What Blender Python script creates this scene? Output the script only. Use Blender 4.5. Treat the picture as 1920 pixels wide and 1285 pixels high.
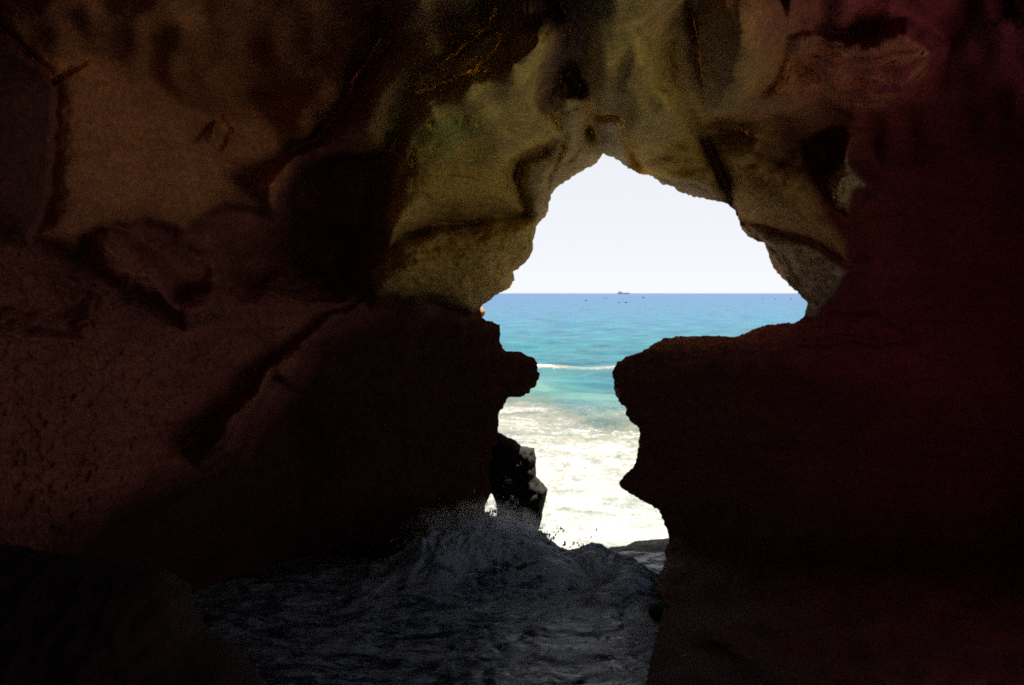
import bpy, math, random
import numpy as np
random.seed(7)
for o in list(bpy.data.objects): bpy.data.objects.remove(o)
sc = bpy.context.scene
# ------------------------------------------------------------------ camera
H = 6.9                      # eye height above the water
F = 2059.0                   # focal length in photo pixels (1920 wide)
PITCH = math.atan(92.5 / F)
cam = bpy.data.cameras.new('camera'); co = bpy.data.objects.new('camera', cam)
sc.collection.objects.link(co); sc.camera = co
cam.sensor_width = 36; cam.lens = 36 * F / 1920
cam.clip_start = 0.1; cam.clip_end = 90000
co.location = (0, 0, H); co.rotation_euler = (math.pi / 2 - PITCH, 0, 0)
# ------------------------------------------------------------------ light
SUN = np.array([0.24, 0.25, 0.93]); SUN /= np.linalg.norm(SUN)
elev = math.asin(SUN[2]); azim = math.atan2(SUN[0], SUN[1])
w = bpy.data.worlds.new('World'); sc.world = w; w.use_nodes = True
nt = w.node_tree; bg = nt.nodes['Background']
sky = nt.nodes.new('ShaderNodeTexSky'); sky.sky_type = 'NISHITA'; sky.sun_disc = False
sky.sun_elevation = elev; sky.sun_rotation = azim
sky.air_density = 0.35; sky.dust_density = 0.2; sky.ozone_density = 1.0
hz = nt.nodes.new('ShaderNodeMix'); hz.data_type = 'RGBA'; hz.inputs[0].default_value = 0.91    # thin even summer haze over the blue
nt.links.new(sky.outputs[0], hz.inputs[6]); hz.inputs[7].default_value = (3.16, 3.13, 3.12, 1)
nt.links.new(hz.outputs[2], bg.inputs[0]); bg.inputs[1].default_value = 0.05
sl = bpy.data.lights.new('sun', 'SUN'); so = bpy.data.objects.new('sun', sl)
sc.collection.objects.link(so); sl.energy = 5.0; sl.angle = math.radians(0.5); sl.color = (1, 0.96, 0.88)
import mathutils
so.rotation_euler = mathutils.Vector(-SUN).to_track_quat('-Z', 'Y').to_euler()
so.location = (20, 10, 60)
sc.view_settings.view_transform = 'Standard'; sc.view_settings.look = 'None'
sc.view_settings.exposure = 2.5; sc.view_settings.gamma = 1
sc.cycles.max_bounces = 8; sc.cycles.diffuse_bounces = 6
sc.cycles.use_denoising = False; sc.cycles.pixel_filter_type = 'BLACKMAN_HARRIS'; sc.cycles.filter_width = 1.8
sc.cycles.use_guiding = True; sc.cycles.use_surface_guiding = True; sc.cycles.use_volume_guiding = False; sc.cycles.guiding_training_samples = 128
sc.cycles.sample_clamp_indirect = 0.9; sc.cycles.volume_bounces = 2

# ------------------------------------------------------------------ noise
_r = np.random.RandomState(5)
_perm = _r.permutation(256); _perm = np.concatenate([_perm] * 3)
_g = _r.normal(size=(256, 3)); _g /= np.linalg.norm(_g, axis=1)[:, None]
def perlin(x, y, z=0.0):
    x, y, z = np.broadcast_arrays(np.asarray(x, float), y, z)
    xi = np.floor(x).astype(int); yi = np.floor(y).astype(int); zi = np.floor(z).astype(int)
    fx = x - xi; fy = y - yi; fz = z - zi
    u = fx**3*(fx*(fx*6-15)+10); v = fy**3*(fy*(fy*6-15)+10); t = fz**3*(fz*(fz*6-15)+10)
    xi &= 255; yi &= 255; zi &= 255
    def c(dx, dy, dz):
        h = _perm[_perm[_perm[(xi+dx) & 255] + ((yi+dy) & 255)] + ((zi+dz) & 255)]
        g = _g[h]
        return g[..., 0]*(fx-dx) + g[..., 1]*(fy-dy) + g[..., 2]*(fz-dz)
    a = c(0,0,0)*(1-u)+c(1,0,0)*u; b = c(0,1,0)*(1-u)+c(1,1,0)*u
    d = c(0,0,1)*(1-u)+c(1,0,1)*u; e = c(0,1,1)*(1-u)+c(1,1,1)*u
    return ((a*(1-v)+b*v)*(1-t) + (d*(1-v)+e*v)*t) * 1.6
def fbm(x, y, z, o=4, rough=0.5, ridged=False):
    s = 0; a = 1; n = 0
    for i in range(o):
        p = perlin(x + 17.3*i, y - 9.1*i, z + 5.7*i)
        if ridged: p = 1 - 2*np.abs(p)*1.4
        s = s + a*p; n += a; a *= rough; x = x*2.03; y = y*2.03; z = z*2.03
    return s / n
def sstep(a, b, x):
    t = np.clip((x - a) / (b - a), 0, 1); return t*t*(3-2*t)
def smin(a, b, k):
    h = np.clip(0.5 + 0.5*(b - a)/k, 0, 1); return b*(1-h) + a*h - k*h*(1-h)

# ------------------------------------------------------------------ helpers
def ray(px, py):
    """photo pixel -> (x/y, (z-H)/y) slopes of its line of sight in the world."""
    a = (px - 960.0) / F; b = (642.5 - py) / F
    dy = math.cos(PITCH) + b*math.sin(PITCH)
    dz = -math.sin(PITCH) + b*math.cos(PITCH)
    return a/dy, dz/dy
def place(px, py, Y):
    kx, kz = ray(px, py); return kx*Y, Y, H + kz*Y
def seg_dist(P, X, Y):
    """distance to closed polyline P and the nearest point on it."""
    best = np.full(X.shape, 1e18); bx = np.zeros(X.shape); by = np.zeros(X.shape)
    n = len(P)
    for i in range(n):
        x0, y0 = P[i]; x1, y1 = P[(i+1) % n]
        dx, dy = x1-x0, y1-y0; L = dx*dx+dy*dy + 1e-12
        t = np.clip(((X-x0)*dx + (Y-y0)*dy)/L, 0, 1)
        qx = x0+t*dx; qy = y0+t*dy; d = (X-qx)**2 + (Y-qy)**2
        m = d < best; best = np.where(m, d, best); bx = np.where(m, qx, bx); by = np.where(m, qy, by)
    return np.sqrt(best), bx, by
def inside(P, X, Y):
    r = np.zeros(X.shape, bool); n = len(P)
    for i in range(n):
        x0, y0 = P[i]; x1, y1 = P[(i+1) % n]
        if y0 == y1: continue
        c = ((y0 > Y) != (y1 > Y)) & (X < (x1-x0)*(Y-y0)/(y1-y0) + x0)
        r ^= c
    return r
def resample(P, step, jit=0.0, scale=9.0, closed=True):
    out = []; n = len(P)
    for i in range(n if closed else n-1):
        x0, y0 = P[i]; x1, y1 = P[(i+1) % n]; L = math.hypot(x1-x0, y1-y0)
        m = max(1, int(L/step))
        for j in range(m): out.append((x0+(x1-x0)*j/m, y0+(y1-y0)*j/m))
    if not closed: out.append(P[-1])
    A = np.array(out, float)
    if jit:
        s = np.arange(len(A))*step
        nx = perlin(A[:, 0]/scale, A[:, 1]/scale, 3.1) + 0.6*perlin(A[:, 0]/scale*2.4, A[:, 1]/scale*2.4, 8.1)
        ny = perlin(A[:, 0]/scale, A[:, 1]/scale, 33.1) + 0.6*perlin(A[:, 0]/scale*2.4, A[:, 1]/scale*2.4, 18.1)
        A += np.stack([nx, ny], 1)*jit
    return A
def mesh(name, V, Fc, mat, smooth=True, parent=None, attrs=None):
    me = bpy.data.meshes.new(name)
    V = np.asarray(V, np.float32)
    if isinstance(Fc, np.ndarray):
        n, k = Fc.shape
        me.vertices.add(len(V)); me.vertices.foreach_set('co', V.ravel())
        me.loops.add(n*k); me.loops.foreach_set('vertex_index', Fc.astype(np.int32).ravel())
        me.polygons.add(n); me.polygons.foreach_set('loop_start', np.arange(0, n*k, k, dtype=np.int32))
        me.update(calc_edges=True); me.validate()
    else:
        me.from_pydata([tuple(v) for v in V.tolist()], [], Fc)
    if smooth: me.polygons.foreach_set('use_smooth', np.ones(len(me.polygons), bool))
    for k, (typ, val) in (attrs or {}).items():
        a = me.attributes.new(k, typ, 'POINT')
        if typ == 'FLOAT': a.data.foreach_set('value', np.asarray(val, np.float32).ravel())
        else: a.data.foreach_set('color', np.asarray(val, np.float32).ravel())
    me.materials.append(mat)
    o = bpy.data.objects.new(name, me); sc.collection.objects.link(o)
    if parent: o.parent = parent
    return o
def grid_faces(nr, nc, off=0):
    i = np.arange(nr-1)[:, None]*nc + np.arange(nc-1)[None, :] + off
    return np.stack([i, i+1, i+nc+1, i+nc], -1).reshape(-1, 4)
def tag(o, label=None, cat=None, group=None, kind=None):
    for k, v in (('label', label), ('category', cat), ('group', group), ('kind', kind)):
        if v: o[k] = v
    return o

# ------------------------------------------------------------------ materials
class N:
    def __init__(s, name):
        s.m = bpy.data.materials.new(name); s.m.use_nodes = True
        s.t = s.m.node_tree; s.p = s.t.nodes['Principled BSDF']
        s.geo = s.new('ShaderNodeNewGeometry')
    def new(s, k, **kw):
        n = s.t.nodes.new(k)
        for a, v in kw.items(): setattr(n, a, v)
        return n
    def link(s, a, b): s.t.links.new(a, b)
    def pos(s, sx=1, sy=1, sz=1):
        v = s.new('ShaderNodeVectorMath', operation='MULTIPLY'); s.link(s.geo.outputs['Position'], v.inputs[0])
        v.inputs[1].default_value = (sx, sy, sz); return v.outputs[0]
    def noise(s, vec, scale, detail=6, rough=0.6, dist=0.0):
        n = s.new('ShaderNodeTexNoise'); s.link(vec, n.inputs['Vector'])
        n.inputs['Scale'].default_value = scale; n.inputs['Detail'].default_value = detail
        n.inputs['Roughness'].default_value = rough; n.inputs['Distortion'].default_value = dist
        return n.outputs['Fac']
    def ramp(s, fac, stops):
        r = s.new('ShaderNodeValToRGB'); s.link(fac, r.inputs[0]); e = r.color_ramp.elements
        while len(e) < len(stops): e.new(0.5)
        for el, (p, c) in zip(e, stops):
            el.position = p; el.color = (c, c, c, 1) if isinstance(c, (int, float)) else (*c, 1)
        return r.outputs[0]
    def mix(s, fac, a, b, mode='MIX'):
        n = s.new('ShaderNodeMix', data_type='RGBA', blend_type=mode)
        for i, v in ((0, fac), (6, a), (7, b)):
            if isinstance(v, (int, float)): n.inputs[i].default_value = v
            elif isinstance(v, tuple): n.inputs[i].default_value = (*v, 1)
            else: s.link(v, n.inputs[i])
        return n.outputs[2]
    def math(s, op, a, b=0.0, c=None):
        n = s.new('ShaderNodeMath', operation=op)
        for i, v in enumerate((a, b) if c is None else (a, b, c)):
            if isinstance(v, (int, float)): n.inputs[i].default_value = v
            else: s.link(v, n.inputs[i])
        return n.outputs[0]
    def attr(s, name):
        n = s.new('ShaderNodeAttribute'); n.attribute_name = name; return n
    def bump(s, h, strength, dist):
        b = s.new('ShaderNodeBump'); s.link(h, b.inputs['Height'])
        b.inputs['Strength'].default_value = strength; b.inputs['Distance'].default_value = dist
        s.link(b.outputs[0], s.p.inputs['Normal']); return b

def rock_material(name, tint=None):
    n = N(name); p = n.pos()
    big = n.noise(p, 0.45, 5, 0.6, 0.3)
    fine = n.noise(p, 9.0, 8, 0.7)
    strat = n.noise(n.pos(0.6, 0.6, 5.0), 1.2, 6, 0.65, 0.6)
    if tint is None:
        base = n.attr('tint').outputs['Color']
    else:
        base = n.mix(1.0, tint, (1, 1, 1), 'MULTIPLY')
    c = n.mix(1.0, base, n.ramp(big, [(0.3, (0.72, 0.70, 0.72)), (0.7, (1.2, 1.25, 1.1))]), 'MULTIPLY')
    c = n.mix(0.8, c, n.ramp(fine, [(0.3, 0.55), (0.62, 1.3)]), 'MULTIPLY')
    c = n.mix(0.35, c, n.ramp(strat, [(0.35, 0.5), (0.6, 1.2)]), 'MULTIPLY')
    n.link(c, n.p.inputs['Base Color'])
    n.p.inputs['Roughness'].default_value = 0.85
    n.p.inputs['Specular IOR Level'].default_value = 0.12
    h = n.math('ADD', n.noise(p, 4.0, 10, 0.72), n.math('MULTIPLY', n.noise(n.pos(1, 1, 3), 14.0, 6, 0.7), 0.35))
    n.bump(h, 0.7, 0.12)
    return n.m
ROCK = rock_material('cave_rock_material')
DARKROCK = rock_material('wet_dark_rock', (0.009, 0.007, 0.006))
TANROCK = rock_material('sunlit_sandstone', (0.15, 0.07, 0.028))

# ------------------------------------------------------------------ cave
OPEN = [(1129,289),(1146,293),(1160,302),(1179,316),(1200,327),(1224,330),(1243,346),(1263,349),(1272,360),(1300,368),
 (1335,375.5),(1366,382),(1379,397.5),(1386.6,416),(1391,430),(1399,440),(1413,449),(1433.5,455),(1440,475.6),(1450.6,504),
 (1469,522.5),(1488,543),(1504,557),(1514.7,568),(1511.6,582),(1505,597.5),(1493,605),(1466,606),(1435,610),(1410,619),
 (1388,629),(1375.6,632.5),(1350.6,630),(1313,630),(1275.6,631),(1250.6,633.5),(1232,640),(1224,647),(1210,655.6),
 (1191.5,665),(1173,668.4),(1166,675.4),(1156.5,680),(1150.7,689.4),(1147,701),(1150.7,713),(1152,729),(1155,743),
 (1163.5,757),(1173,764),(1174,778),(1182,792),(1194,798),(1199,805),(1198.5,820),(1197,830),(1195,857),(1187.5,875.5),
 (1172.5,890.6),(1161,904),(1165,915),(1180,924.5),(1199,936),(1221.5,949),(1236.6,958.5),(1246,981),(1252,996),
 (1255,1015),(1246,1034),(1248,1049),(1240,1068),(1232,1087),(1233,1109),(1246,1128),(1244,1145),(1235,1177),(1225,1215),
 (1210,1285),(1190,1400),(1170,1600),
 (900,1600),(880,1150),(905,1080),(912,1010),(916,977),(909,962),(910,945),(916,934),(921.5,926),(924,900),(928,860),(934,830),
 (933.5,813),(935,790),(933.5,775),(944,764),(947.6,751),(956,744),(977,744),(994,736),(995.4,728),(1003.6,727),
 (1008,713),(1012,701),(1008,692),(1007,680),(1002.5,672),(987,666),(974,660),(949,659),(942,652),(937,640.5),
 (937.5,624),(937,611),(930,606.5),(916,601),(903,596),(900,583),(904,573),(918,563),(937,549),(956,540),(963,526),
 (963,510),(979,497.5),(994,482),(999,466),(1000.6,447.5),(1005,424),(1022.5,407),(1029,391),(1029,379),(1035,363),
 (1044,352),(1069,335),(1094,319),(1116,307),(1124,300),(1127,293)]
OP = resample(OPEN, 2.5, 2.4, 7.0)

# lumps: outline, offset towards the viewer, tilt x, tilt y, quadratic y, puff, puff width, roughness
L = {
 'left_edge': ([(-1200,-300),(-200,-100),(0,60),(95,150),(100,250),(85,400),(55,450),(-300,480),(-1200,480)], 1.6, -0.6, 0, 0, 0.6, 40, 0.1),
 'smooth_wall': ([(95,150),(-100,-100),(-100,-600),(760,-600),(735,0),(700,100),(640,210),(560,290),(530,390),(420,385),(335,437),(270,415),(190,430),(150,475),(60,445),(85,400),(100,250)], 0.9, 0.0, 0, 0, 0.45, 30, 0.05),
 'nose': ([(170,440),(200,428),(235,440),(300,500),(330,560),(400,540),(420,590),(350,620),(290,560),(235,530),(180,505),(165,475)], 0.8, 0.3, 0, 0, 0.8, 30, 0.25),
 'shoulder': ([(735,-300),(733,82),(705,111),(676,137),(660,183),(640,215),(600,265),(545,290),(485,330),(478,360),(515,385),(560,300),(640,290),(735,300),(800,170),(960,90),(960,-300)], 1.7, 0.5, 0, 0, 1.1, 32, 0.12),
 'crown': ([(735,-300),(735,60),(765,78),(850,62),(930,48),(962,-300)], 2.0, 0.6, 1.4, 0, 0.7, 22, 0.12),
 'edge_ridge': ([(738,-200),(733,82),(705,111),(676,137),(660,183),(640,215),(600,265),(612,285),(662,238),(695,195),(712,158),(748,125),(765,95),(765,-200)], 2.0, 1.0, 0.8, 0, 0.35, 9, 0.15),
 'brow': ([(700,240),(760,190),(820,130),(870,95),(930,55),(965,85),(960,110),(900,150),(830,180),(780,200),(740,260)], 2.6, 0.8, 1.6, 0, 0.7, 22, 0.1),
 'big_lump': ([(1010,70),(1025,80),(1003,150),(1010,200),(1045,235),(1060,260),(1020,290),(980,300),(975,340),(985,400),(930,410),(850,415),(800,425),(760,440),(725,470),(720,400),(735,320),(755,270),(765,230),(790,190),(830,170),(900,150),(960,110)], 2.9, 0.7, 1.2, -0.6, 0.9, 30, 0.07),
 'under_lump': ([(720,470),(760,440),(850,415),(930,405),(1005,400),(1020,424),(1012,447),(1000,490),(975,510),(960,550),(880,585),(800,560),(735,560),(700,562),(690,500)], 0.9, 0.6, 0.8, -0.5, 1.0, 35, 0.4),
 'tongue': ([(1055,185),(1075,178),(1103,185),(1100,240),(1140,290),(1134,300),(1094,330),(1050,360),(1040,380),(1028,410),(1005,434),(985,400),(975,340),(985,300),(1020,285),(1040,250),(1050,215)], 1.6, 1.6, 1.2, 0, 0.6, 18, 0.14),
 'keystone': ([(1115,222),(1166,222),(1168,255),(1190,310),(1200,337),(1120,300),(1115,265)], 1.4, -0.8, 1.0, 0, 0.35, 8, 0.2),
 'right_ridge': ([(1112,-300),(1105,160),(1122,215),(1166,222),(1180,300),(1200,325),(1240,355),(1300,376),(1366,390),(1360,350),(1330,290),(1300,240),(1260,180),(1235,150),(1210,100),(1200,-300)], 1.4, -0.7, 1.3, -0.6, 0.8, 30, 0.07),
 'right_fold': ([(1200,-300),(1235,150),(1260,170),(1320,240),(1340,210),(1325,150),(1300,50),(1270,-300)], 1.3, -0.3, 0, 0, 0.7, 30, 0.07),
 'hanging_mass': ([(1270,-300),(1300,50),(1325,150),(1340,215),(1400,190),(1470,110),(1492,40),(1480,-300)], 1.7, 0.3, -1.2, 0, 1.2, 40, 0.06),
 'crumbled_rock': ([(1480,-300),(1495,60),(1560,75),(1640,75),(1700,60),(1750,95),(1740,150),(1690,190),(1640,215),(1600,215),(1540,185),(1480,220),(1440,240),(1400,270),(1330,260),(1320,240),(1400,190),(1470,110)], 0.4, -0.5, 0.6, 0, 0.5, 25, 0.6),
 'round_lump': ([(1330,260),(1400,280),(1440,300),(1490,310),(1530,345),(1555,400),(1590,440),(1600,500),(1540,470),(1440,430),(1390,410),(1366,390),(1350,320)], 1.7, -1.1, 1.0, 0, 0.9, 28, 0.07),
 'lip': ([(1190,340),(1200,325),(1240,325),(1300,330),(1360,350),(1400,410),(1450,430),(1500,450),(1560,480),(1600,505),(1565,560),(1530,605),(1495,600),(1440,480),(1380,420),(1300,380)], 0.5, -1.3, 1.3, 0, 0.5, 16, 0.4),
 'flame': ([(1590,275),(1600,310),(1630,350),(1600,370),(1590,400),(1560,390),(1545,350),(1560,320),(1580,300)], 2.2, -0.8, 0.6, 0, 0.4, 12, 0.6),
 'ledge': ([(1140,700),(1140,670),(1232,630),(1375,625),(1435,600),(1505,590),(1640,590),(1720,640),(1500,648),(1390,660),(1250,668),(1180,690),(1160,760)], 0.25, 0, 0.0, 0, 0.08, 14, 0.25),
 'rib': ([(705,552),(690,578),(640,604),(612,640),(580,655),(585,695),(550,728),(520,706),(460,790),(435,832),(380,862),(410,800),(465,740),(500,688),(555,638),(595,600),(640,578)], 0.3, 0.6, 0, 0, 0.5, 12, 0.45),
 'left_bank': ([(-1200,430),(60,440),(150,475),(270,500),(420,520),(600,520),(700,562),(640,585),(600,605),(560,640),(575,690),(520,740),(470,790),(430,835),(330,880),(200,945),(140,1010),(60,1060),(-1200,1200)], 0.1, 0.0, 0, 0, 0.25, 14, 0.5),
}
def base_depth(kx, kz, px, py):
    front = 28.0 + 0*px
    ceil = (5.85 + 0.55*perlin(px/170, py/170, 3.3) + 0.3*perlin(px/60, py/80, 5.3))/np.maximum(kz + 0.083, 0.02)
    left = 17.1/np.maximum(0.45 - kx, 0.02)
    right = 14.5/np.maximum(kx, 0.02)
    y = smin(front, ceil, 3.0); y = smin(y, right, 2.0)
    # the left wall only stands above the diagonal bank; below it the front wall stays flat
    lw = sstep(0, 90, 0)  # keep names simple
    bank_y = np.interp(px, [-1200,60,140,200,330,430,520,600,700], [1300,1060,1010,945,880,835,740,605,562])
    push = np.where(px < 700, sstep(-10, 70, py - bank_y), 0)
    y2 = smin(y, left, 1.5)
    return y2*(1-push) + np.minimum(y, y2 + 1.6)*push
def axis(lo, hi, a, b, fine, n0):
    m = np.arange(a, b, fine)
    g0 = a - (a-lo)*np.linspace(1, 0, n0, endpoint=False)**1.3
    g1 = b + (hi-b)*np.linspace(0, 1, n0)**1.3
    return np.concatenate([g0, m, g1])
ax = axis(-900, 2800, -60, 1980, 2.4, 60)
ay = axis(-900, 1700, -50, 1330, 2.4, 50)
PX, PY = np.meshgrid(ax, ay)
KX, KZ = ray(PX, PY)
Y = base_depth(KX, KZ, PX, PY)
B0 = Y.copy()
rough = np.full(Y.shape, 0.12)
wx = 10*perlin(PX/55, PY/55, 1.5) + 5*perlin(PX/18, PY/18, 2.5)
wy = 10*perlin(PX/55, PY/55, 6.5) + 5*perlin(PX/18, PY/18, 9.5)
# the dark chimney above the keystone
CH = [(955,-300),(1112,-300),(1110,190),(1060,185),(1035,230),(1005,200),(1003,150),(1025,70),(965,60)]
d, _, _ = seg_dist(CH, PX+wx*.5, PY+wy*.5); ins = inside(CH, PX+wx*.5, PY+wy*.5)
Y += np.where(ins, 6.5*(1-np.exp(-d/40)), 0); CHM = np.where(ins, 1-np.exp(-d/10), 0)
MASK = {}
for HOL, dep, ww in (([(395,455),(520,405),(545,350),(600,400),(720,430),(700,540),(640,575),(560,560),(450,575),(400,540)], 3.2, 30),
                 ([(255,428),(330,442),(420,470),(400,560),(340,600),(290,575),(215,560),(235,500)], 1.3, 22),
                 ([(640,-200),(725,-200),(700,95),(655,140),(600,150)], 1.6, 30),
                 ([(-200,470),(120,500),(200,560),(150,640),(-200,640)], 1.5, 35)):
    d, _, _ = seg_dist(HOL, PX+wx, PY+wy); ins = inside(HOL, PX+wx, PY+wy)
    Y += np.where(ins, dep*(1-np.exp(-(d/(ww*1.8))**1.3)), 0)
for k, (P, off, gx, gy, q, A, wd, ro) in L.items():
    C = np.array([p for p in P if -100 < p[0] < 2000 and -50 < p[1] < 1400]).mean(0)
    am = 0.35 if k in ('big_lump','keystone','tongue') else 0.8
    X_, Y_ = PX + wx*am, PY + wy*am
    d, _, _ = seg_dist(P, X_, Y_); s = np.where(inside(P, X_, Y_), d, -d)
    t = np.clip((PY - C[1])/100, -3, 3); u = np.clip((PX - C[0])/100, -3, 3)
    lev = B0 - off*0.75 + gx*u + gy*t + q*t*t - A*2.6*np.sqrt(1-(1-np.clip(s/(wd*2.5), 0, 1))**2 + 1e-9)
    lev = lev + np.where(s < 0, -s*0.07, 0)
    if k == 'left_bank':
        m = sstep(-25, 25, s); rough = rough*(1-m) + ro*m; continue
    m = sstep(0, 14, s); MASK[k] = m
    nearer = lev < Y
    rough = np.where(nearer & (s > 0), rough*(1-m) + ro*m, rough)
    Y = smin(Y, lev, 0.22)
# lip of the opening: thin rounding only
dO, qx, qy = seg_dist(OP.tolist(), PX, PY) if False else (None, None, None)
near = (PX > 850) & (PX < 1560) & (PY > 250) & (PY < 1699)
dN, qxN, qyN = seg_dist(OPEN, PX[near], PY[near])
dist_open = np.full(PX.shape, 999.0); dist_open[near] = dN
Y = Y + 0.15*np.exp(-dist_open/4.0)
# flatten the front wall edges where nothing leans in; right foot follows the water line
contact = 0.94*H/np.maximum(-KZ, 0.02)
Y = np.where((PX > 1180) & (PY > 900), smin(Y, contact + 0.5*perlin(PX/70, PY/50, 2.2), 2.0), Y)
Y = np.maximum(Y, 6.0)
# rounded lobes that fan out from the top of the arch
ang_ = np.arctan2(PY-330, PX-1120); rad_ = np.hypot(PX-1120, PY-330)
lob = np.abs(perlin(ang_*3.4+0.4*perlin(rad_/120, ang_*2, 1.0), rad_/330, 7.5)) + 0.5*np.abs(perlin(ang_*7.0, rad_/150+0.5*perlin(PX/90, PY/90, 3.0), 2.5))
Y = Y - 0.7*lob*sstep(30, 160, rad_)*np.exp(-((PX-1080)/520.0)**4 - ((PY-60)/330.0)**4)
for _ in range(9):
    Yp = np.pad(Y, 1, mode='edge')
    Y = (4*Y + Yp[:-2, 1:-1] + Yp[2:, 1:-1] + Yp[1:-1, :-2] + Yp[1:-1, 2:])/8
# relief in world space
X3 = KX*Y; Z3 = H + KZ*Y
warp = fbm(X3*0.8, Y*0.8, Z3*0.8, 3)
rel = 0.34*fbm(X3*0.55, Y*0.55, Z3*0.7, 3) 
wz_ = 0.55*fbm(X3*0.9, Y*0.9, Z3*0.9+40, 3)
rid = 0.75*fbm(X3*0.9+wz_, Y*0.9, Z3*1.9+wz_, 6, 0.62) + 0.35*fbm(X3*1.4+warp, Y*1.4, Z3*3.6+wz_*2, 5, 0.6, True)
step_ = (Z3 + 0.30*X3 + 0.5*warp)*2.3; rid = rid + 0.22*(np.abs((step_ % 1) - 0.5)*2)**3
grain = fbm(X3*4.0, Y*4.0, Z3*5.0, 4, 0.6)
fing = fbm(X3*9.0, Y*9.0, Z3*11.0, 3, 0.6)
Y = Y - rel*0.6 - rough*0.55*rid - (0.05 + 0.16*rough)*grain - 0.022*fing
Y = Y + CHM*0.35*fbm(X3*5, Y*0.6, Z3*0.35, 3, 0.6, True)
# pits and cracks
def dent(px, py, rx, ry, rot, depth):
    global Y
    c, s = math.cos(rot), math.sin(rot); x = PX-px+wx*0.8+3.5*perlin(PX/7, PY/7, 4.1); y = PY-py+wy*0.8+3.5*perlin(PX/7, PY/7, 9.1)
    a = (x*c+y*s)/rx; b = (-x*s+y*c)/ry
    Y = Y + depth*np.exp(-(a*a+b*b)**1.5)
dent(385, 238, 30, 9, -0.9, 0.35); dent(412, 262, 12, 30, 0.15, 0.3); dent(425, 240, 10, 30, -0.3, 0.25); dent(400, 262, 9, 18, 0.1, -0.25)
dent(120, 140, 45, 6, -0.5, 0.4)
for (x, y, a, b, r, dd) in [(803,235,7,5,-.8,.4),(845,228,13,7,-.6,.4),(868,222,10,6,-.5,.35),(820,275,9,7,-.4,.4),(772,292,7,12,.2,.4),(785,270,12,8,0,.3),
    (900,232,26,4,.25,.35),(945,243,18,4,.25,.35),(790,168,16,5,-.1,.25),(870,140,40,5,-.25,.3),(1010,222,30,2.5,.08,.2),(1075,205,22,5,-.3,.3)]:
    dent(x, y, a, b, r, dd)

def crease(pts, width, depth):
    global Y
    A_ = np.array(pts, float); x0, y0 = A_.min(0)-40; x1, y1 = A_.max(0)+40
    m = (PX > x0) & (PX < x1) & (PY > y0) & (PY < y1); X_ = (PX+wx*0.7)[m]; Y_ = (PY+wy*0.7)[m]
    best = np.full(X_.shape, 1e9)
    for i in range(len(A_)-1):
        (ax_, ay_), (bx_, by_) = A_[i], A_[i+1]; dx, dy = bx_-ax_, by_-ay_
        t = np.clip(((X_-ax_)*dx+(Y_-ay_)*dy)/(dx*dx+dy*dy), 0, 1); best = np.minimum(best, np.hypot(X_-ax_-t*dx, Y_-ay_-t*dy))
    wdt = width*(1+0.5*perlin(X_/40, Y_/40, 6.6))
    Y[m] = Y[m] + 0.5*depth*np.exp(-(best/(1.6*wdt))**1.5)
for pts, wd_, dp in [
    ([(743,-20),(733,82),(705,111),(676,137),(660,183),(640,215),(600,265),(545,290)], 8, 0.9),
    ([(760,187),(800,165),(850,150),(890,140),(960,60)], 6, 0.6),
    ([(760,225),(800,200),(860,172),(920,145),(965,110),(1005,78)], 7, 0.5),
    ([(1025,60),(1003,120),(1003,160),(1020,200),(1048,238)], 6, 0.7),
    ([(725,470),(760,440),(800,425),(870,415),(930,405),(1005,398)], 7, 0.8),
    ([(1195,60),(1210,100),(1235,150),(1255,180),(1300,235),(1330,290),(1350,330),(1366,372)], 7, 0.9),
    ([(1290,0),(1310,80),(1325,150),(1345,212)], 7, 0.8),
    ([(1492,40),(1470,110),(1400,190),(1340,225)], 8, 0.8),
    ([(1164,222),(1172,262),(1190,300),(1215,322)], 3.5, 0.5),
    ([(1400,285),(1440,298),(1490,310),(1530,345),(1555,400),(1595,450)], 8, 0.8),
    ([(1065,245),(1045,285),(1035,330),(1030,350)], 4, 0.35), ([(1090,225),(1080,275),(1060,310)], 3.5, 0.3),
    ([(1370,392),(1410,430),(1460,470),(1500,520),(1525,575)], 5, 0.45), ([(1235,335),(1300,345),(1350,372),(1385,400)], 4, 0.4),
    ([(700,240),(740,262),(760,300),(745,350)], 6, 0.5),
    ([(1140,60),(1160,120),(1200,170),(1240,230),(1290,300)], 9, 0.35), ([(690,330),(720,380),(715,450)], 7, 0.6),
    ([(1250,665),(1400,655),(1520,640),(1640,632)], 3, 0.2), ([(1400,850),(1460,830),(1540,840),(1600,815)], 5, 0.3), ([(1380,960),(1390,1040),(1360,1120)], 6, 0.25)]:
    crease(pts, wd_, dp)

# albedo: stone in olive, ochre, green or red, with shade painted dark over it
def zone(px, py, rx, ry): return np.exp(-((PX-px)/rx)**2 - ((PY-py)/ry)**2)
RED = np.array([0.27, 0.080, 0.062]); OCH = np.array([0.60, 0.225, 0.10]); OLI = np.array([0.64, 0.42, 0.105])
MAG = np.array([0.23, 0.025, 0.042]); GRN = np.array([0.26, 0.33, 0.04]); BEI = np.array([0.58, 0.44, 0.27]); SHADE = np.array([0.040, 0.014, 0.013])
T = np.ones(PX.shape + (3,))*RED
def paint(m, c):
    global T
    m = np.clip(m, 0, 1)[..., None]; T = T*(1-m) + c*m
n1 = 0.5 + 0.5*fbm(X3*0.7, Y*0.7, Z3*0.7, 3)
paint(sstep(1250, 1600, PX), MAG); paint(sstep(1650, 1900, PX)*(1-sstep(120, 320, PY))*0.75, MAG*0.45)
paint(np.clip(1.3*zone(380, 180, 420, 300), 0, 1)*MASK['smooth_wall'], OCH*0.85)
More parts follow.
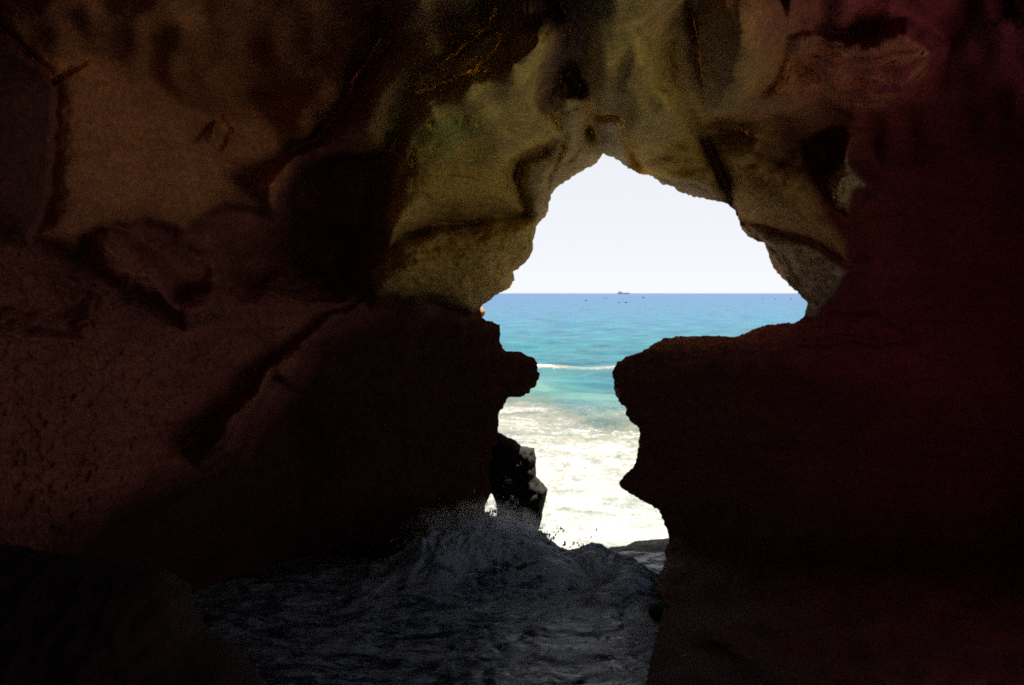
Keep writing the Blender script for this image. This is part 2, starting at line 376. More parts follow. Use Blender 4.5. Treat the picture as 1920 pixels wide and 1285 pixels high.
paint(np.clip(1.6*zone(1050, 240, 330, 260), 0, 1)*sstep(0.2, 0.6, n1+0.15)*(1-MASK['smooth_wall'])*sstep(640, 740, PX), OLI)
for k in ('big_lump', 'brow', 'under_lump', 'right_ridge'): paint(0.65*MASK[k], OLI)
paint(0.6*MASK['crumbled_rock']*sstep(0.35, 0.75, 0.5+0.6*fbm(X3*1.6, Y*1.6, Z3*1.6, 4)), OCH*0.8); paint(0.8*MASK['left_edge'], SHADE*1.5); paint(0.45*MASK['round_lump'], OLI*0.9); paint(0.8*MASK['lip'], BEI*0.75); paint(MASK['keystone'], BEI); paint(0.6*MASK['tongue'], BEI*0.8); paint(0.8*MASK['flame'], BEI)  # left_edge is blackened: its shade is painted into the colour
paint(zone(835, 255, 75, 45)*sstep(0.35, 0.62, 0.5+0.6*fbm(X3*3, Y*3, Z3*3, 3)), GRN)
paint(zone(1095, 205, 12, 28), np.array([0.62, 0.28, 0.07]))
paint(CHM*0.85, np.array([0.16, 0.04, 0.045]))  # shade inside the chimney, painted in as dark red
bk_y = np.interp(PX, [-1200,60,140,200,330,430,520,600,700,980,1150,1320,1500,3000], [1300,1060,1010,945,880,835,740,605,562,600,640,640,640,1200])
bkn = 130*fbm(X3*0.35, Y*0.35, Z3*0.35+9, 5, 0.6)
paint(sstep(-40, 60, PY - bk_y + bkn)*(1-sstep(1300, 1900, PX)*0.75)*0.88, SHADE)  # shade of the backlit front wall, painted into the stone colour
paint(sstep(900, 1000, PY)*0.5, SHADE)

# cut the opening
OPl = OP.tolist()
inn = np.zeros(PX.shape, bool); bb = (PX > 860) & (PX < 1540) & (PY > 270)
inn[bb] = inside(OPl, PX[bb], PY[bb])
nr, nc = PX.shape
fc = grid_faces(nr, nc)
fin = inn.ravel()[fc]
keep = ~fin.all(1)
fc = fc[keep]; fin = fin[keep]
snap = np.unique(fc[fin.any(1)][fin[fin.any(1)]])
sx, sy = PX.ravel()[snap], PY.ravel()[snap]
best = np.full(sx.shape, 1e18); bx = sx.copy(); by = sy.copy()
_, bx, by = seg_dist(OPl, sx, sy)
PXf, PYf, Yf = PX.ravel().copy(), PY.ravel().copy(), Y.ravel().copy()
PXf[snap] = bx; PYf[snap] = by
kx, kz = ray(PXf, PYf)
V = np.stack([kx*Yf, Yf, H + kz*Yf], 1)
TT = T.reshape(-1, 3)
# boundary loops of the cut: push them outwards to give the rock its thickness
e = np.concatenate([fc[:, [0,1]], fc[:, [1,2]], fc[:, [2,3]], fc[:, [3,0]]])
key = np.sort(e, 1).astype(np.int64); code = key[:, 0]*(nr*nc) + key[:, 1]
uq, idx, cnt = np.unique(code, return_index=True, return_counts=True)
be = e[idx[cnt == 1]]
onb = np.zeros(nr*nc, bool); onb[snap] = True
be_open = be[onb[be].all(1)]
be_outer = be[~onb[be].any(1)]
nV = len(V); Vs = [V]; Fs = [fc]; Ts = [TT]
bv = np.unique(be_open); lut = -np.ones(nr*nc, int)
prev = bv.copy(); base = nV
P0 = V[bv]; bpx, bpy_ = PXf[bv], PYf[bv]
spx = np.interp(bpy_, [280, 400, 620, 750, 900, 1300], [1130, 1200, 1075, 1075, 1080, 1060])
ox = bpx - spx; oz = np.where(bpy_ < 480, (480 - bpy_)*1.0, 0); on_ = np.hypot(ox, oz) + 1e-6; ox, oz = ox/on_, oz/on_
for (dy, outw) in [(0.8, 0.05), (2.0, 0.25), (3.4, 0.8), (4.4, 2.5), (6.0, 9.0), (7.0, 30.0)]:
    yy = P0[:, 1] + dy*(0.75 + 0.25*np.clip(oz, 0, 1))
    q = np.stack([P0[:, 0]/P0[:, 1]*yy + ox*outw, yy, H + (P0[:, 2]-H)/P0[:, 1]*yy + oz*outw - np.where((bpy_ > 570) & (bpy_ < 672) & (bpx > 1200), 0.15*dy, 0)], 1)
    lut[bv] = np.arange(len(bv))
    a = lut[be_open[:, 0]]; b = lut[be_open[:, 1]]
    nxt = np.arange(len(bv)) + base
    Fs.append(np.stack([prev[b], prev[a], nxt[a], nxt[b]], 1))
    Vs.append(q); Ts.append(TT[bv]*1.0); prev = nxt; base += len(bv)
# shell running back over and behind the viewer (left, top and right borders)
left = np.arange(nr-1, -1, -1)*nc; top = np.arange(1, nc); right = (np.arange(1, nr))*nc + nc-1
rim = np.concatenate([left, top, right]); P0 = V[rim]
prev = rim.copy()
for yy in (6.5, 2.5, -1.5, -5, -9):
    q = P0.copy(); tt = np.clip((P0[:, 1]-yy)/12, 0, 1)
    q[:, 1] = np.minimum(P0[:, 1]-0.2, yy) + 0.6*perlin(P0[:, 0]*0.4, P0[:, 2]*0.4, yy*0.3)
    q[:, 0] += 0.9*perlin(P0[:, 2]*0.3, yy*0.2, 4.4); q[:, 2] += 0.9*perlin(P0[:, 0]*0.3, yy*0.2, 7.7)
    nxt = np.arange(len(rim)) + base
    a = np.arange(len(rim)-1); Fs.append(np.stack([prev[a+1], prev[a], nxt[a], nxt[a+1]], 1))
    Vs.append(q); Ts.append(np.tile(RED, (len(rim), 1))); prev = nxt; base += len(rim)
BACK = dict(x=1.0, z=8.0, r=1.6)      # the land entrance far behind the viewer
lastq = q
for fr in (0.5, 1.0):
    ang = np.arctan2(lastq[:, 2]-BACK['z'], lastq[:, 0]-BACK['x'])
    q2 = lastq.copy()
    q2[:, 0] = lastq[:, 0]*(1-fr) + (BACK['x']+BACK['r']*np.cos(ang))*fr
    q2[:, 2] = lastq[:, 2]*(1-fr) + (BACK['z']+BACK['r']*np.sin(ang))*fr
    q2[:, 1] = lastq[:, 1] - fr*2
    nxt = np.arange(len(rim)) + base
    Fs.append(np.stack([prev[a+1], prev[a], nxt[a], nxt[a+1]], 1))
    Vs.append(q2); Ts.append(np.tile(RED, (len(rim), 1))); prev = nxt; base += len(rim)
V = np.concatenate(Vs); FA = np.concatenate(Fs); TT = np.concatenate(Ts)
fcen = V[FA].mean(1)                   # unseen opening added on the right, out of frame, to let in fill light
fill_gap = (fcen[:, 0] > 9) & (fcen[:, 1] > 0) & (fcen[:, 1] < 13.0) & (fcen[:, 2] < 9.0)
FA = FA[~fill_gap]
used = np.unique(FA); rm = -np.ones(len(V), int); rm[used] = np.arange(len(used))
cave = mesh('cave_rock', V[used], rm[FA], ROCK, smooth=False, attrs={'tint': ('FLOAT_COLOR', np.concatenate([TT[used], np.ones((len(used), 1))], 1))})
tag(cave, kind='structure')

# ------------------------------------------------------------------ free-standing rocks
def solid_rock(name, outline, Yc, thick, mat, label, cat, rough=0.12, step=3.0, jit=1.6, lean=0.0):
    """a closed boulder: front and back faces swollen about the plane y = Yc, meeting at the outline."""
    P = resample(outline, step, jit, 8.0)
    x0, y0 = P.min(0) - 4; x1, y1 = P.max(0) + 4
    gx = np.arange(x0, x1, step); gy = np.arange(y0, y1, step); X, Yp = np.meshgrid(gx, gy)
    ins = inside(P.tolist(), X, Yp); n_r, n_c = X.shape
    f = grid_faces(n_r, n_c); fi = ins.ravel()[f]; f = f[fi.any(1)]
    d, qx, qy = seg_dist(P.tolist(), X, Yp)
    X2 = np.where(ins, X, qx).ravel(); Y2 = np.where(ins, Yp, qy).ravel(); dd = np.where(ins, d, 0).ravel()
    W = dd.max()
    prof = thick*np.sqrt(np.clip(1-(1-np.minimum(dd/(W*0.75), 1))**2, 0, 1))
    a, b = ray(X2, Y2)
    Yl = Yc + lean*(Y2-y0)/(y1-y0)
    xx, zz = a*Yl, H + b*Yl
    nz = fbm(xx*1.6, zz*1.6, Yc, 5, 0.55, True)*rough*np.minimum(dd/12, 1) + 0.4*rough*fbm(xx*6, zz*6, Yc, 3)*np.minimum(dd/8, 1)
    fr = np.stack([xx, Yl - prof - nz, zz], 1); bk = np.stack([xx, Yl + prof + nz, zz], 1)
    on = dd <= 0
    n = len(fr); mp = np.arange(n) + n; mp[on] = np.arange(n)[on]
    FF = np.concatenate([f, mp[f][:, ::-1]]); VV = np.concatenate([fr, bk])
    us = np.unique(FF); r2 = -np.ones(len(VV), int); r2[us] = np.arange(len(us))
    o = mesh(name, VV[us], r2[FF], mat)
    return tag(o, label, cat)
solid_rock('rock_pillar', [(905,845),(925,806),(949,818),(965,825),(976,836),(1002,839.6),(1005,864),(1005,894),(1018,906),(1026,917),(1025,930),
  (1020,947),(1016,973.6),(1010,992),(1004,1015),(1000,1075),(900,1075),(918,1000),(931,981),(932,958.5),(929,941.5),(921.5,926),(905,910)], 28.35, 0.32, DARKROCK,
  'dark jagged rock pillar standing in the foam at the left foot of the opening', 'rock', 0.2)
solid_rock('foreground_rock', [(-420,960),(-200,1000),(80,1042),(200,1062),(300,1075),(345,1112),(352,1150),(372,1182),(405,1205),(432,1222),(455,1250),(482,1290),(560,1450),(600,1700),(-420,1700)], 12.0, 1.3,
  rock_material('black_wet_stone', (0.022, 0.010, 0.009)), 'black foreground rock filling the bottom left corner', 'rock', 0.12, 4.0)
solid_rock('water_boulder', [(1214,1172),(1212,1160),(1218,1140),(1229,1132),(1244,1128),(1262,1140),(1272,1165),(1262,1200),(1235,1205)], 22.7, 0.35, DARKROCK,
  'small dark boulder in the wave at the foot of the right wall', 'rock', 0.06, 2.0, 0.8)
solid_rock('sunlit_rock', [(885,560),(899,572),(906,578),(910,584),(908,592),(901,598),(912,600),(906,604),(880,610)], 33, 0.5, TANROCK,
  'small orange sunlit rock outside the left edge of the opening just below the horizon', 'rock', 0.1, 1.2, 0.6)
solid_rock('sunlit_ledge', [(920,630),(934,636),(938,645),(943,652),(940,660),(920,662)], 32.5, 0.5, TANROCK,
  'tiny brown sunlit rock corner outside the left edge above the jutting block', 'rock', 0.1, 1.2, 0.6)

# ------------------------------------------------------------------ sea
def sea_material():
    n = N('sea_water')
    sep = n.new('ShaderNodeSeparateXYZ'); n.link(n.geo.outputs['Position'], sep.inputs[0])
    foam = n.attr('foam').outputs['Fac']; col = n.attr('water').outputs['Color']
    p = n.pos(1, 0.55, 1)
    fn = n.noise(p, 1.6, 9, 0.68, 0.8); fn2 = n.noise(n.pos(1, 0.7, 1), 5.0, 6, 0.7, 0.6)
    streak = n.noise(n.pos(0.16, 0.16, 1), 1.0, 9, 0.66, 0.4)
    c = n.mix(1.0, col, n.ramp(streak, [(0.36, (0.35, 0.62, 0.76)), (0.50, (0.9, 0.97, 1.0)), (0.64, (1.6, 1.4, 1.25))]), 'MULTIPLY')
    f = n.math('ADD', foam, n.math('MULTIPLY', n.math('ADD', fn, n.math('MULTIPLY', fn2, 0.4)), 0.8))
    fm = n.ramp(f, [(0.86, 0), (1.0, 0.0)])
    mr = n.new('ShaderNodeMapRange'); n.link(f, mr.inputs[0]); mr.inputs[1].default_value = 0.88; mr.inputs[2].default_value = 1.22
    mr.interpolation_type = 'SMOOTHSTEP'; fm = mr.outputs[0]
    swirl = n.noise(n.pos(0.35, 0.5, 1), 1.0, 8, 0.62, 1.6)
    tot = n.math('ADD', n.math('MULTIPLY', swirl, 0.65), n.math('MULTIPLY', fn2, 0.35))
    white = n.ramp(tot, [(0.38, (0.085, 0.095, 0.09)), (0.53, (0.17, 0.172, 0.155)), (0.68, (0.66, 0.64, 0.58))])
    dens = n.new('ShaderNodeMapRange'); n.link(sep.outputs[1], dens.inputs[0])      # thin lacy foam further out, thick foam by the rocks
    dens.inputs[1].default_value = 58; dens.inputs[2].default_value = 36; dens.inputs[3].default_value = 0.5; dens.inputs[4].default_value = 0.92
    white = n.mix(1.0, white, dens.outputs[0], 'MULTIPLY')
    n.link(n.mix(fm, c, white), n.p.inputs['Base Color'])
    rg = n.mix(fm, (0.28, 0.28, 0.28), (0.8, 0.8, 0.8)); n.link(rg, n.p.inputs['Roughness'])
    n.p.inputs['IOR'].default_value = 1.33; n.p.inputs['Specular IOR Level'].default_value = 0.09
    h = n.math('ADD', n.noise(n.pos(0.5, 1.0, 1), 0.9, 8, 0.62), n.math('MULTIPLY', fn2, 0.25))
    n.bump(h, 0.55, 0.35)
    return n.m
SEA = sea_material()
rows = np.concatenate([H*F/np.array([0.35, 0.6, 1, 1.5, 2, 2.6, 3.3]), H*F/np.arange(4, 820, 1.25), [15, 12, 8, 3, -3, -10, -25]])
cols = np.concatenate([-np.linspace(3.5, 0.36, 40)**1, np.arange(-0.355, 0.30, 0.0011), np.linspace(0.302, 3.5, 40)])
RY, CK = np.meshgrid(rows, cols, indexing='ij')
SX = CK*np.maximum(RY, 12.0); SY = RY.copy()
far = np.clip(SY, 0, 2000)
sw = (0.30*perlin(SX*0.05, SY*0.09, 1) + 0.34*perlin(SX*0.12+4, SY*0.19, 2) + 0.22*perlin(SX*0.27, SY*0.38, 3)*(1-sstep(200,420,SY)) + 0.05*perlin(SX*1.0, SY*1.3, 4)*(1-sstep(60,120,SY)))
sw = sw*sstep(30, 60, SY)*(1 - sstep(1500, 6000, SY)) + np.where(SY > 60, 0.4*sstep(60, 200, SY)*perlin(SX*0.02, SY*0.045, 9), 0)*(1-sstep(3000, 9000, SY))
near_m = 1 - sstep(45, 80, SY)
wq = fbm(SX*0.5, SY*0.5, 3.3, 2)
chop = 0.13*fbm(SX*0.5+wq, SY*0.6, 1.1, 4, 0.6) + 0.13*fbm(SX*1.3+wq, SY*1.6+wq, 1.7, 5, 0.62, True)
SZ0_under = np.where((SY < 28.3) & (SY > 11.5) & (SX > -9.2) & (SX < 3.2), -0.7, 0)
surfY = 98 + 1.2*perlin(SX*0.12, 0.5, 0) - 0.9*np.cos((SX-5)*0.28)
surf = np.exp(-((SY-surfY)/1.6)**2)
SZ = sw*0.75 + near_m*chop + 0.35*surf
SZ += SZ0_under
SZ = SZ - (sw*0.75 + near_m*chop)*0.75*np.exp(-((SY-31)/3.0)**2)*sstep(1.5, 2.6, SX)
pyS = 550 + H*F/np.maximum(SY, 1)
pyE = pyS - np.where(pyS < 860, 40*sstep(0.5, 5.5, SX) - 12*sstep(0.5, -1.5, SX), 0) + 22*fbm(SX*0.25, SY*0.16, 4.4, 3)*(pyS > 705)
fo = np.interp(pyE, [550, 640, 680, 700, 725, 742, 756, 775, 840, 870, 900, 1050, 1400],
                    [-1, 0.02, 0.08, 0.26, 0.33, 0.30, 0.36, 0.58, 0.66, 0.9, 1.0, 0.95, 0.42])
fo = fo + 0.20*fbm(SX*0.12, SY*0.10, 7.7, 3) * (pyS > 690)
fo = np.maximum(fo, surf*(0.95 + 0.5*perlin(SX*0.35, SY*0.5, 2.0)))
fo = np.where(pyS < 685, np.minimum(fo, 0.14), fo)
fo = np.where((SX > 14) & (SY < 27), 1.0, fo)  # unseen foam added beyond the side opening, bounces light up into the cave
wc = np.stack([np.interp(np.where(pyS > 705, pyE, pyS), [550, 556, 580, 610, 650, 685, 700, 725, 742, 760, 900, 1070, 1110, 1300], v) for v in
    ([0.0046,0.0046,0.0026,0.0026,0.0015,0.0026,0.0133,0.0261,0.0420,0.0527,0.1598,0.1198,0.0138,0.0118],
     [0.0312,0.0333,0.0414,0.0456,0.0456,0.0456,0.0502,0.0558,0.0538,0.0558,0.1598,0.1198,0.0158,0.0138],
     [0.0834,0.0834,0.0789,0.0727,0.0594,0.0574,0.0574,0.0553,0.0440,0.0440,0.1198,0.0998,0.0200,0.0179])], -1)
gcell = 0.6*np.exp(-((SX-2.5)/5)**2 - ((SY-78)/6)**2)[..., None]
wc = wc*(1-0.5*gcell) + np.array([0.025, 0.085, 0.055])*0.5*gcell
VS = np.stack([SX, SY, SZ], -1).reshape(-1, 3)
sea = mesh('sea', VS, grid_faces(*RY.shape), SEA, attrs={'foam': ('FLOAT', fo), 'water': ('FLOAT_COLOR', np.concatenate([wc, np.ones(wc.shape[:2]+(1,))], -1))})
tag(sea, kind='structure')

# ------------------------------------------------------------------ breaking wave inside the cave mouth
def foam_material():
    n = N('churned_foam')
    a = n.noise(n.pos(0.7, 1.0, 1), 0.9, 9, 0.58, 2.2)
    b = n.noise(n.pos(0.8, 1.3, 1), 2.6, 8, 0.6, 2.2)
    vein = n.ramp(n.math('ABSOLUTE', n.math('SUBTRACT', b, 0.5)), [(0.0, 0.24), (0.045, 0.0)])
    sep = n.new('ShaderNodeSeparateXYZ'); n.link(n.geo.outputs['Position'], sep.inputs[0])
    up = n.math('MULTIPLY', sep.outputs[2], 0.22)
    fine = n.math('MULTIPLY', n.math('SUBTRACT', n.noise(n.pos(), 14.0, 6, 0.75, 0.6), 0.5), 0.35)
    up = n.math('ADD', up, fine)
    a = n.math('ADD', n.math('ADD', a, n.math('MULTIPLY', vein, 0.8)), up)
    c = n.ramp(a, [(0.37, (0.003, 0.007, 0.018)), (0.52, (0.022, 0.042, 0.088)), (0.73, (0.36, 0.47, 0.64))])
    n.link(c, n.p.inputs['Base Color'])
    n.link(n.ramp(a, [(0.42, 0.10), (0.7, 0.5)]), n.p.inputs['Roughness']); n.p.inputs['IOR'].default_value = 1.33; n.p.inputs['Specular IOR Level'].default_value = 0.22; n.p.inputs['Specular Tint'].default_value = (0.75, 0.85, 1, 1)
    n.bump(n.noise(n.pos(1, 1.4, 1), 3.5, 6, 0.6, 1.0), 0.3, 0.08)
    tr = n.new('ShaderNodeBsdfTranslucent'); n.link(c, tr.inputs[0])
    mx = n.new('ShaderNodeMixShader'); n.link(n.ramp(a, [(0.45, 0.0), (0.7, 0.45)]), mx.inputs[0])
    n.link(n.p.outputs[0], mx.inputs[1]); n.link(tr.outputs[0], mx.inputs[2])
    n.link(mx.outputs[0], n.t.nodes['Material Output'].inputs[0])
    return n.m
FOAM = foam_material()
wxg = np.arange(-9.5, 5.0, 0.026); wyg = np.concatenate([np.arange(11.0, 19.0, 0.035), np.arange(19.0, 29.2, 0.03)])
WX, WY = np.meshgrid(wxg, wyg)
crest = np.interp(WX, [-7.5,-4,-2.6,-1.7,-0.8,0.1,0.6,1.3,1.9,2.6,3.7,4.6], [0.0,0.15,0.55,1.1,1.35,1.1,0.9,0.42,0.55,0.3,0.15,0.1])
cy = 26.9 - 0.25*np.abs(WX-0.5) - 0.1*np.maximum(WX, 0)**1.5*0
tt = WY - cy
prof = np.where(tt < 0, np.exp(-(tt/1.7)**2), np.exp(-(tt/0.8)**2))
wz = crest*prof
# roller lobes tumbling to the lower right
for (lx, ly, r, hh) in [(2.3,25.4,.8,.35),(3.0,24.2,.7,.4),(2.2,23.6,.6,.25),(3.1,22.9,.55,.35),(1.2,25.0,.9,.35),(0.2,24.9,.9,.3),(-1.5,25.2,1.0,.3),(3.4,25.6,.6,.2)]:
    wz += hh*np.exp(-(((WX-lx)**2+(WY-ly)**2)/r**2)**1.5)
q1 = fbm(WX*0.9, WY*0.9, 2.2, 3)
q2_ = 0.8*fbm(WX*0.7+5, WY*0.8, 9.2, 3)
big_ = fbm(WX*0.55+q1, WY*0.75+q2_, 1.2, 3, 0.5)
bil = 1 - fbm(WX*0.9+q1, WY*1.1+q2_, wz*0.9, 4, 0.5, True)
turb = 0.28*big_ + 0.20*bil*(0.12+np.clip(wz, 0, 0.8)) + 0.025*fbm(WX*4+q1, WY*6+q2_, 0.3, 3)
wz = wz*0.92
wall_x = np.interp(WY, [11, 19.3, 21.4, 22.7, 24.5, 26, 28], [1.3, 2.34, 2.75, 2.95, 3.5, 3.7, 3.95])
edge = sstep(0, 1.6, WX+9.5)*(1-sstep(28.4, 29.2, WY))*(1-sstep(wall_x+0.5, wall_x+0.9, WX))
nearwall = 1 - 0.75*sstep(wall_x-0.9, wall_x+0.1, WX)
amp = 0.5 + 0.6*np.clip(wz, 0, 1)
WZ = (wz*nearwall + turb*amp*nearwall + 0.12)*edge - 0.22*(1-edge)
WZ += 0.13*edge*sstep(0.2, 0.7, prof*crest)*fbm(WX*6, WY*6, 5.5, 4, 0.65)
wave = mesh('breaking_wave', np.stack([WX, WY, WZ], -1).reshape(-1, 3), grid_faces(*WX.shape), FOAM)
tag(wave, 'churning white breaker surging through the foot of the cave opening', 'wave')

# spray thrown up by the breaker
rs = np.random.RandomState(3)
oc = np.array([(1,0,0),(-1,0,0),(0,1,0),(0,-1,0),(0,0,1),(0,0,-1)], float)
of = np.array([(0,2,4),(2,1,4),(1,3,4),(3,0,4),(2,0,5),(1,2,5),(3,1,5),(0,3,5)])
SV = []; SF = []; k = 0
def drop(x, y, z, r, st=1.0):
    global k
    SV.append(oc*np.array([r, r, r*st]) + rs.normal(size=(6, 3))*r*0.15 + (x, y, z)); SF.append(of + 6*k); k += 1
crest_z = lambda x: np.interp(x, [-4,-2.6,-1.7,-0.8,0.1,0.6,1.3,2,3.5], [.2,.65,1.05,1.2,1.0,.85,.45,.5,.2])
for i in range(7000):
    x = rs.normal(-0.75, 0.8)
    h = crest_z(x) - 0.1 + rs.exponential(0.13)*(1.0 if x < 0.5 else 0.5)
    drop(x, 26.9 + rs.normal(0, 0.35), h, 0.003 + rs.exponential(0.0050), 1+rs.rand())
for jn in range(190):                                  # torn jets and strands of water
    x0 = rs.normal(-0.5, 0.9) if jn < 150 else rs.uniform(0.9, 2.9)
    big = 1.0 if jn < 150 else 0.45
    vx, vz = rs.normal(-0.1, 0.7)*big, (0.9 + rs.exponential(0.7))*big; y0 = 26.8 + rs.normal(0, 0.25); tm = vz/9.8*1.1
    for q in range(int(rs.uniform(15, 60))):
        t = rs.rand()**0.8*max(tm, 0.12)*1.3
        sp = 0.012 + 0.05*t
        drop(x0 + vx*t*1.6 + rs.normal(0, sp), y0 + rs.normal(0, sp), crest_z(x0) - 0.03 + vz*t - 4.9*t*t + rs.normal(0, sp), (0.004 + rs.exponential(0.007))*(1.1 - min(1, t*2)*0.5), 1+rs.rand()*2)
for (cx, cz, sx_, sz_, n_) in [(2.05,0.5,.10,.10,110),(1.55,0.42,.15,.06,70),(2.5,0.3,.2,.06,60),(1.0,.55,.1,.10,70),(2.1,1.12,.04,.05,10),(0.9,0.95,.15,.12,12),(1.9,.75,.1,.12,20)]:
    for i in range(n_): drop(rs.normal(cx, sx_), 26.9+rs.normal(0, .2), rs.normal(cz, sz_), 0.004+rs.exponential(0.007), 1+rs.rand()*1.5)
SPR = N('spray_water'); SPR.p.inputs['Base Color'].default_value = (0.4, 0.43, 0.46, 1); SPR.p.inputs['Roughness'].default_value = 0.3
spray = mesh('spray', np.concatenate(SV), np.concatenate(SF), SPR.m, smooth=False)
tag(spray, 'fine droplets of spray thrown up above the breaker', 'spray', kind='stuff')

# the cloud of fine mist hanging over the breaker
import bmesh
bm = bmesh.new(); bmesh.ops.create_icosphere(bm, subdivisions=4, radius=1)
for v in bm.verts:
    c = v.co; k_ = 1 + 0.25*float(perlin(c.x*1.5, c.y*1.5, c.z*1.5))
    v.co = (-0.95 + c.x*2.0*k_, 26.5 + c.y*1.0*k_, 1.0 + c.z*1.05*k_)
me = bpy.data.meshes.new('mist'); bm.to_mesh(me); bm.free()
mm = bpy.data.materials.new('mist_volume'); mm.use_nodes = True; t_ = mm.node_tree; t_.nodes.remove(t_.nodes['Principled BSDF'])
pv = t_.nodes.new('ShaderNodeVolumePrincipled'); pv.inputs['Color'].default_value = (0.85, 0.88, 0.9, 1)
g_ = t_.nodes.new('ShaderNodeNewGeometry'); nn = t_.nodes.new('ShaderNodeTexNoise'); t_.links.new(g_.outputs['Position'], nn.inputs['Vector'])
nn.inputs['Scale'].default_value = 1.6; nn.inputs['Detail'].default_value = 4
dv = t_.nodes.new('ShaderNodeVectorMath'); dv.operation = 'SUBTRACT'; t_.links.new(g_.outputs['Position'], dv.inputs[0]); dv.inputs[1].default_value = (-0.95, 26.5, 1.0)
ds = t_.nodes.new('ShaderNodeVectorMath'); ds.operation = 'DIVIDE'; t_.links.new(dv.outputs[0], ds.inputs[0]); ds.inputs[1].default_value = (2.0, 1.0, 1.05)
ln = t_.nodes.new('ShaderNodeVectorMath'); ln.operation = 'LENGTH'; t_.links.new(ds.outputs[0], ln.inputs[0])
mr_ = t_.nodes.new('ShaderNodeMapRange'); t_.links.new(ln.outputs['Value'], mr_.inputs[0]); mr_.inputs[1].default_value = 0.95; mr_.inputs[2].default_value = 0.3
mu = t_.nodes.new('ShaderNodeMath'); mu.operation = 'MULTIPLY'; t_.links.new(mr_.outputs[0], mu.inputs[0])
r_ = t_.nodes.new('ShaderNodeMapRange'); t_.links.new(nn.outputs['Fac'], r_.inputs[0]); r_.inputs[1].default_value = 0.4; r_.inputs[2].default_value = 0.65; r_.inputs[4].default_value = 4.0; pv.inputs['Anisotropy'].default_value = 0.45
t_.links.new(r_.outputs[0], mu.inputs[1]); t_.links.new(mu.outputs[0], pv.inputs['Density'])
t_.links.new(pv.outputs[0], t_.nodes['Material Output'].inputs['Volume'])
me.materials.append(mm); mist = bpy.data.objects.new('mist', me); sc.collection.objects.link(mist)
tag(mist, 'pale mist hanging over the crest of the breaker', 'mist', kind='stuff')

# ------------------------------------------------------------------ ship and boats
def flat_mat(name, c, r=0.6):
    n = N(name); v = n.noise(n.pos(), 1.5, 4)
    n.link(n.mix(0.4, c, n.ramp(v, [(0.3, 0.6), (0.7, 1.1)]), 'MULTIPLY'), n.p.inputs['Base Color']); n.p.inputs['Roughness'].default_value = r
    return n.m
M_HULL = flat_mat('grey_hull_paint', (0.42, 0.44, 0.48)); M_SUP = flat_mat('pale_ship_paint', (0.6, 0.6, 0.6)); M_FAINT = flat_mat('blue_boat_paint', (0.03, 0.09, 0.16)); M_BOAT = flat_mat('dark_boat_paint', (0.012, 0.03, 0.05))
def hull(Ln, Bm, Ht, bow=0.18):
    n = 14; V_, F_ = [], []
    for i in range(n):
        t = i/(n-1); x = (t-0.5)*Ln
        wd = Bm/2*min(1, (1-t)/bow*0.95+0.05 if t > 1-bow else 1)*min(1, 0.75+t*2)
        sh = Ht*(1+0.35*max(0, t-0.75)*4*0.5)
        for (a, b) in ((-1, sh), (-0.75, -0.3*Ht), (0.75, -0.3*Ht), (1, sh)): V_.append((x, a*wd, b))
    for i in range(n-1):
        for j in range(3): F_.append((4*i+j, 4*i+j+1, 4*i+5+j, 4*i+4+j))
        F_.append((4*i+3, 4*i, 4*i+4, 4*i+7))
    F_.append((3, 2, 1, 0)); F_.append((4*n-4, 4*n-3, 4*n-2, 4*n-1))
    return V_, F_
def box(x0, x1, y0, y1, z0, z1, c=0.0):
    v = [(x0,y0,z0),(x1,y0,z0),(x1,y1,z0),(x0,y1,z0),(x0+c,y0+c,z1),(x1-c,y0+c,z1),(x1-c,y1-c,z1),(x0+c,y1-c,z1)]
    return v, [(0,3,2,1),(4,5,6,7),(0,1,5,4),(1,2,6,5),(2,3,7,6),(3,0,4,7)]
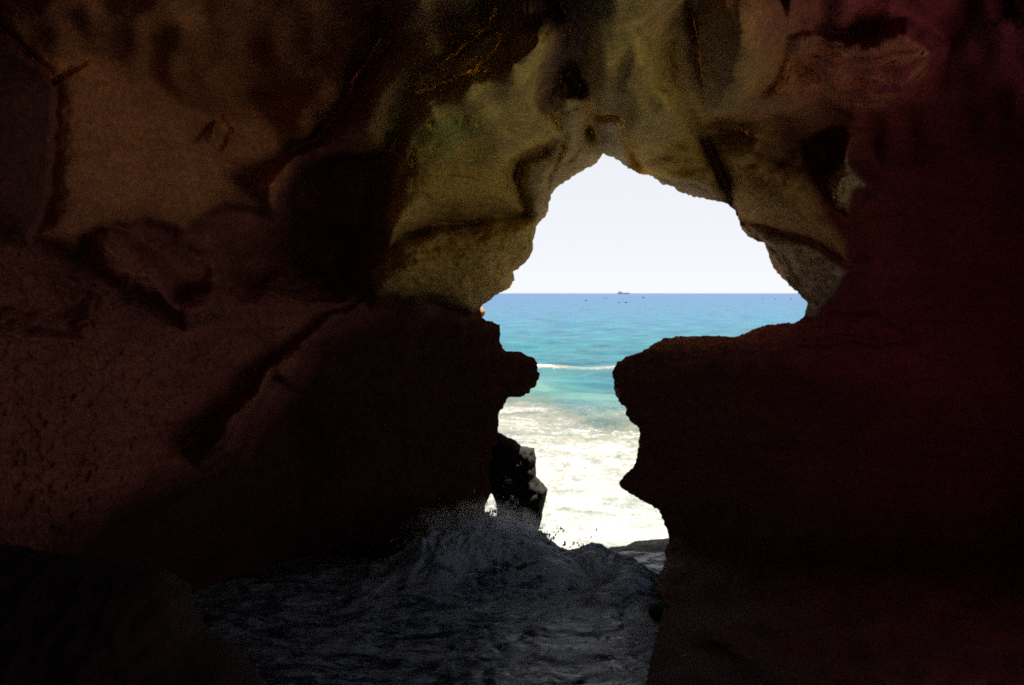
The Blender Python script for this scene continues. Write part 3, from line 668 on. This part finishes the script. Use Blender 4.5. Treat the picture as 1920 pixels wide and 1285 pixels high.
def multi(parts):
    V_, F_ = [], []
    for v, f in parts: F_ += [tuple(i+len(V_) for i in q) for q in f]; V_ += v
    return V_, F_
SD = 9000.0
sxp = place(1169, 550, SD)
ship = bpy.data.objects.new('cargo_ship', None); sc.collection.objects.link(ship); ship.location = (sxp[0], SD, 0)
tag(ship, 'pale grey cargo ship far away on the horizon', 'ship')
v, f = hull(104, 18, 8); mesh('hull', v, f, M_HULL, False, ship)
v, f = multi([box(-44, -6, -7, 7, 7, 17, 1.0), box(-40, -20, -6, 6, 17, 21, 1), box(-32, -26, -3, 3, 21, 26, 1)]); mesh('superstructure', v, f, M_SUP, False, ship)
v, f = multi([box(2, 14, -7, 7, 7, 11, .5), box(18, 38, -7, 7, 7, 12.5, .5)]); mesh('cargo', v, f, M_HULL, False, ship)
v, f = multi([box(-29.5, -28.5, -.5, .5, 26, 32)]); mesh('mast', v, f, M_SUP, False, ship)
boats = [(1099,563.8,3.8,'small dark boat on the sea, leftmost of the boats near the horizon'),
 (1131,559.2,2.4,'very faint dark boat left of the ship, left one of the close pair'),
 (1136.5,559.2,2.6,'tiny dark boat left of the ship, right one of the close pair'),
 (1161,567.6,3.6,'small dark boat below the ship, left of the two nearest boats'),
 (1174,567.8,5.0,'largest dark boat, just below the ship, right of the two nearest boats'),
 (1206,558.2,4.6,'thin dark boat right of and below the ship'),
 (1430,560.5,2.6,'thin dark boat, leftmost of the three far right near the rock'),
 (1453,560.5,2.6,'thin dark boat, middle of the three far right near the rock'),
 (1483,561.0,4.2,'long thin dark boat, rightmost of the three by the rock edge')]
for (px, py, wpx, lab) in boats:
    D = H*F/(py-550.0+0.8); x = (px-960)/F*D; Ln = wpx/F*D
    faint = px > 1400
    v, f = multi([hull(Ln, Ln*0.35, Ln*0.20), box(-Ln*.25, Ln*.05, -Ln*.1, Ln*.1, Ln*.19, Ln*.34, Ln*.02)])
    o = mesh('boat', v, f, M_FAINT if faint else M_BOAT, False); o.location = (x, D, 0.25)
    tag(o, lab, 'boat', 'small boats near the horizon')
